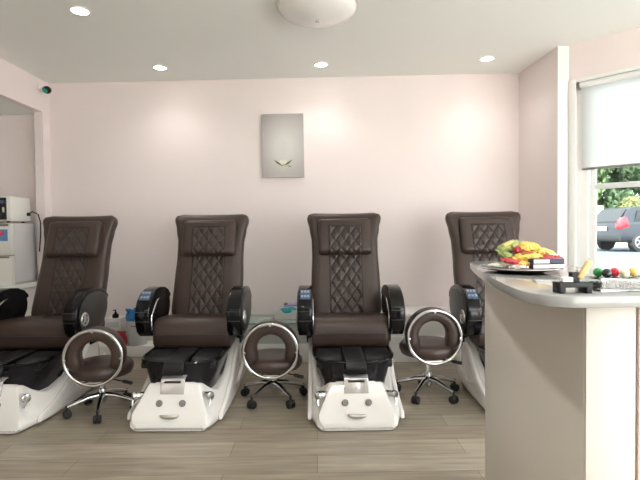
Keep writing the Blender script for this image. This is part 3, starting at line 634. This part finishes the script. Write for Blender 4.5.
tb = thing('tissue_box', 'white open box with a teal packet on the glass topped ledge', 'box', (-.275, 4.38, .361))
b = B(); b.box((0, 0, .0035), (.215, .14, .005), .001)
for s in (-1, 1): b.box((s * .105, 0, .045), (.005, .14, .085), .001)
b.box((0, .0675, .045), (.21, .005, .085), .001); b.prism([(-.107, 0), (.107, 0), (.107, .085), (.055, .085), (.045, .062), (.0, .055), (-.03, .065), (-.04, .085), (-.107, .085)], 'y', -.07, -.065); obj('carton', b, 'card', tb)
tw = thing('wipes_packet', 'teal packet lying inside the white open box', 'packet', (-.255, 4.385, .368))
b = B(); b.box((.0, -.01, .047), (.16, .10, .085), .03, 4); b.ball((.03, -.03, .07), .045, (1.1, .8, .7)); obj('pack', b, 'teal', tw)
lv = thing('lavender_packet', 'lavender and dark packet on top of the teal packet', 'packet', (-.245, 4.385, .477))
b = B(); b.box((.02, 0, .010), (.14, .09, .020), .006, rot=(.05, -.04, 0)); obj('pack', b, 'lav', lv)
b = B(); b.box((-.035, -.0, .018), (.035, .08, .012), .003); obj('flap', b, 'navy', lv)

# ------------------------------------------------------------------ reception desk
HT = 1.05
dk = thing('reception_desk', 'pale reception desk with a curved grey glossy countertop', 'desk', (0, 0, 0))
body = [(.605, 1.05), (.722, 1.05), (1.25, 1.05), (1.25, 1.22), (.90, 1.26), (.94, 1.95), (.706, 1.95)]
b = B(); b.prism(body, 'z', .0, HT - .028, .004); obj('body', b, 'desk', dk)
b = B(); b.prism([(.607, 1.044), (.720, 1.044), (.720, 1.05), (.607, 1.05)], 'z', .0, HT - .03, .0015); obj('front_panel', b, 'desk', dk)
b = B(); b.prism([(.7245, 1.040), (1.25, 1.040), (1.25, 1.05), (.7245, 1.05)], 'z', .0, HT - .03, .0015); obj('side_panel', b, 'deskpink', dk)
def bez(p, n=14):
    out = []
    for i in range(n + 1):
        u = i / n; q = [Vector(v) for v in p]
        while len(q) > 1: q = [q[k].lerp(q[k + 1], u) for k in range(len(q) - 1)]
        out.append((q[0].x, q[0].y))
    return out
top = [(1.25, .985), (.60, .985)] + bez([(.575, .985), (.50, .985), (.462, 1.03), (.485, 1.16)], 12) + bez([(.49, 1.20), (.53, 1.50), (.60, 1.78), (.640, 1.93)], 12) + bez([(.645, 1.95), (.665, 2.02), (.72, 2.03), (.80, 2.03)], 8) + [(.98, 2.03), (.94, 1.40), (.91, 1.27), (1.25, 1.25)]
b = B(); b.prism(top, 'z', HT - .026, HT, .004, 2, 50); obj('countertop', b, 'counter', dk)

# candy plate
pl = thing('candy_plate', 'dark round plate of sweets on the grey countertop', 'plate', (.672, 1.53, HT + .001))
b = B(); b.lathe([(.001, 0), (.07, 0), (.085, .004), (.128, .012), (.130, .015), (.126, .016), (.085, .008), (.001, .005)], seg=48); obj('dish', b, 'gloss', pl)
b = B(); b.ring((0, 0, .015), .129, .0018, 48, 6, 'z'); obj('rim', b, 'chrome', pl)
def sweet(name, label, cat, loc, size, rot, m, m2=None, crimp=True, group=None):
    """a filled wrapper: puffed body with two crimped fins"""
    t = thing(name, label, cat, loc, 0, group); t.rotation_euler = rot
    L, W, T = size; b = B(); rings = []; rnd = random.Random(label)
    for i in range(13):
        u = i / 12 * 2 - 1; k = math.sqrt(max(0, 1 - u ** 4)); row = []
        for j in range(16):
            q = 2 * PI * j / 16; wob = 1 + rnd.uniform(-.17, .17)
            row.append((u * L * .42, W / 2 * (.70 + .3 * k) * math.copysign(abs(math.cos(q)) ** .7, math.cos(q)) * wob, T / 2 * max(.10, k) * math.copysign(abs(math.sin(q)) ** .8, math.sin(q)) * wob))
        rings.append(row)
    b.loft(rings); o = obj('wrapper', b, m, t)
    if crimp:
        for s in (-1, 1):
            b = B(); n = 7; P = [(s * L * .41, -W * .38 + i * W * .76 / (n - 1), (.0012 if i % 2 else -.0012)) for i in range(n)]; Q = [(s * L * .52, y * 1.18, z * 2.2) for _, y, z in P]
            rs = [[Vector(p) + Vector((0, 0, .0006)), Vector(q) + Vector((0, 0, .0006)), Vector(q) - Vector((0, 0, .0006)), Vector(p) - Vector((0, 0, .0006))] for p, q in zip(P, Q)]
            b.loft(rs); obj('crimp', b, m, t)
    if m2: b = B(); b.box((0, -W * .1, T * .5), (L * .42, W * .42, .003), .001); obj('print_patch', b, m2, t)
    return t
Zp = HT + .012
gp = 'yellow wrapped sweets heaped on the plate'
sweet('green_sweet', 'olive green wrapped sweet tilting up at the left of the heap', 'candy', (.632, 1.53, Zp + .072), (.080, .036, .024), (.35, -.42, .12), 'green', 'gold')
sweet('green_sweet', 'small olive wrapped sweet at the foot of the green one', 'candy', (.612, 1.50, Zp + .044), (.046, .030, .022), (.2, .2, .3), 'green')
YS = [((.695, 1.520, Zp + .070), (.075, .045, .030), (.3, .05, .2), 'yellow', 'yellow wrapped sweet at the very top of the heap'), ((.668, 1.475, Zp + .041), (.085, .036, .026), (.25, -.12, -.05), 'yellow', 'yellow wrapped sweet with red lettering at the front of the heap'),
      ((.746, 1.515, Zp + .050), (.070, .042, .026), (.2, .25, -.2), 'gold', 'golden wrapped sweet sloping down at the right of the heap'), ((.650, 1.465, Zp + .018), (.055, .034, .022), (.1, .0, .3), 'gold', 'golden wrapped sweet low at the front beside the white boxes'), ((.715, 1.592, Zp + .046), (.080, .045, .030), (-.1, .1, .5), 'yellow', 'yellow wrapped sweet at the back of the heap')]
for l, s, r, m, lb in YS: sweet('yellow_sweet', lb, 'candy', l, s, r, m, 'red' if 'lettering' in lb else None, True, gp)
RS = [((.617, 1.465, Zp + .027), (.070, .024, .018), (.2, .18, .05), 'long red wrapped sweet pointing left at the edge of the plate'), ((.655, 1.51, Zp + .061), (.030, .026, .022), (0, 0, 0), 'small round red sweet beside the green wrapper'),
      ((.722, 1.47, Zp + .036), (.062, .030, .020), (.2, -.05, .1), 'red wrapped sweet lying on the white boxes'), ((.764, 1.50, Zp + .036), (.055, .030, .020), (.2, .1, -.2), 'red wrapped sweet at the right edge of the heap')]
for l, s, r, lb in RS: sweet('red_sweet', lb, 'candy', l, s, r, 'red', 'card' if 'wrapped sweet at' in lb else None, True, 'red wrapped sweets heaped on the plate')
sweet('clear_sweet', 'clear wrapped sweet lying flat at the left rim of the plate', 'candy', (.592, 1.50, Zp + .012), (.070, .040, .016), (0, .05, .3), 'clear', 'green', True)
sweet('clear_sweet', 'pale printed sweet tucked below the long red one', 'candy', (.632, 1.455, Zp + .010), (.055, .034, .015), (0, 0, -.3), 'clear', 'red', True)
def carton(label, loc, d, rz, m, m2):
    t = thing('sweet_box', label, 'box', loc, rz, 'small sweet boxes on the plate')
    b = B(); b.box((0, 0, d[2] / 2), d, .0015); obj('box', b, m, t)
    b = B(); b.box((0, -d[1] / 2 - .0004, d[2] / 2), (d[0] * .94, .001, d[2] * .8)); obj('front_label', b, m2, t)
carton('lower small white box at the front of the sweet plate', (.692, 1.452, HT + .0175), (.052, .045, .0150), 0, 'navy', 'card')
carton('upper small white box resting on the lower white box', (.692, 1.452, HT + .033), (.052, .045, .0150), .03, 'navy', 'card')
carton('lower dark box with pale label at the right of the plate', (.748, 1.462, HT + .0175), (.050, .045, .0150), -.1, 'navy', 'clear')
carton('upper navy box at the right of the sweet plate', (.746, 1.462, HT + .033), (.046, .045, .0150), -.05, 'navy', 'navy')

# small black stand with cards
sn = thing('card_stand', 'small black arched stand near the front edge of the countertop', 'stand', (.571, 1.032, HT + .0005))
b = B(); b.prism([(-.036, 0), (-.023, 0), (-.023, .013), (.023, .013), (.023, 0), (.036, 0), (.036, .024), (-.036, .024)], 'y', -.012, .022, .0015); obj('arch', b, 'satin', sn)
b = B(); b.box((.008, .012, .034), (.018, .016, .022), .002); obj('clip_block', b, 'rubber', sn)
wc = thing('white_card', 'small white card lying on the black stand', 'card', (.556, 1.032, HT + .0255)); b = B(); b.box((0, 0, .005), (.022, .014, .010), .001); obj('card_face', b, 'card', wc)
gs = thing('gold_strip', 'slanted tan strip leaning out of the black stand', 'strip', (.595, 1.037, HT + .046)); gs.rotation_euler = (0, math.radians(-58), 0)
b = B(); b.box((.006, 0, 0), (.046, .012, .012), .002); obj('strip_face', b, 'tan', gs)
gc = thing('grey_card', 'small grey card upright behind the black stand', 'card', (.600, 1.063, HT + .001)); b = B(); b.box((0, 0, .024), (.010, .012, .048), .001, rot=(0, .05, 0)); obj('card_face', b, 'bin', gc)

# clear acrylic box with beads, glass balls on top
ab = thing('acrylic_box', 'clear acrylic box of brown beads at the right of the countertop', 'box', (.705, 1.085, HT))
b = B(); b.box((0, 0, .003), (.135, .09, .004), .001); b.box((0, 0, .0285), (.135, .09, .003), .001)
for s in (-1, 1): b.box((s * .066, 0, .016), (.003, .09, .0225)); b.box((0, s * .0435, .016), (.129, .003, .0225))
obj('case', b, 'acry', ab)
bb = B(); rr = random.Random(5)
for k in range(260):
    bb.ball((rr.uniform(-.056, .056), rr.uniform(-.034, .034), .0095 + rr.choice((0, 0, .004)) ), rr.uniform(.0028, .0038), seg=6)
bd = obj('bead_filling', bb, 'bead'); bd.location = (.705, 1.085, HT); tag(bd, 'brown and silver beads filling the clear acrylic box', 'beads', kind='stuff')
for x, y, m, lb in ((.655, 1.080, 'bgreen', 'green glass ball on the acrylic box'), (.661, 1.057, 'bblack', 'black glass ball on the acrylic box'), (.690, 1.075, 'bred', 'red glass ball on the acrylic box'), (.700, 1.055, 'bcream', 'cream glass ball on the acrylic box'), (.736, 1.078, 'bgold', 'amber glass ball on the acrylic box')):
    g = thing('glass_ball', lb, 'ornament', (x, y, HT + .0302), 0, 'coloured glass balls on the acrylic box')
    b = B(); b.ball((0, 0, .0105), .0105, seg=24); obj('ball', b, m, g)
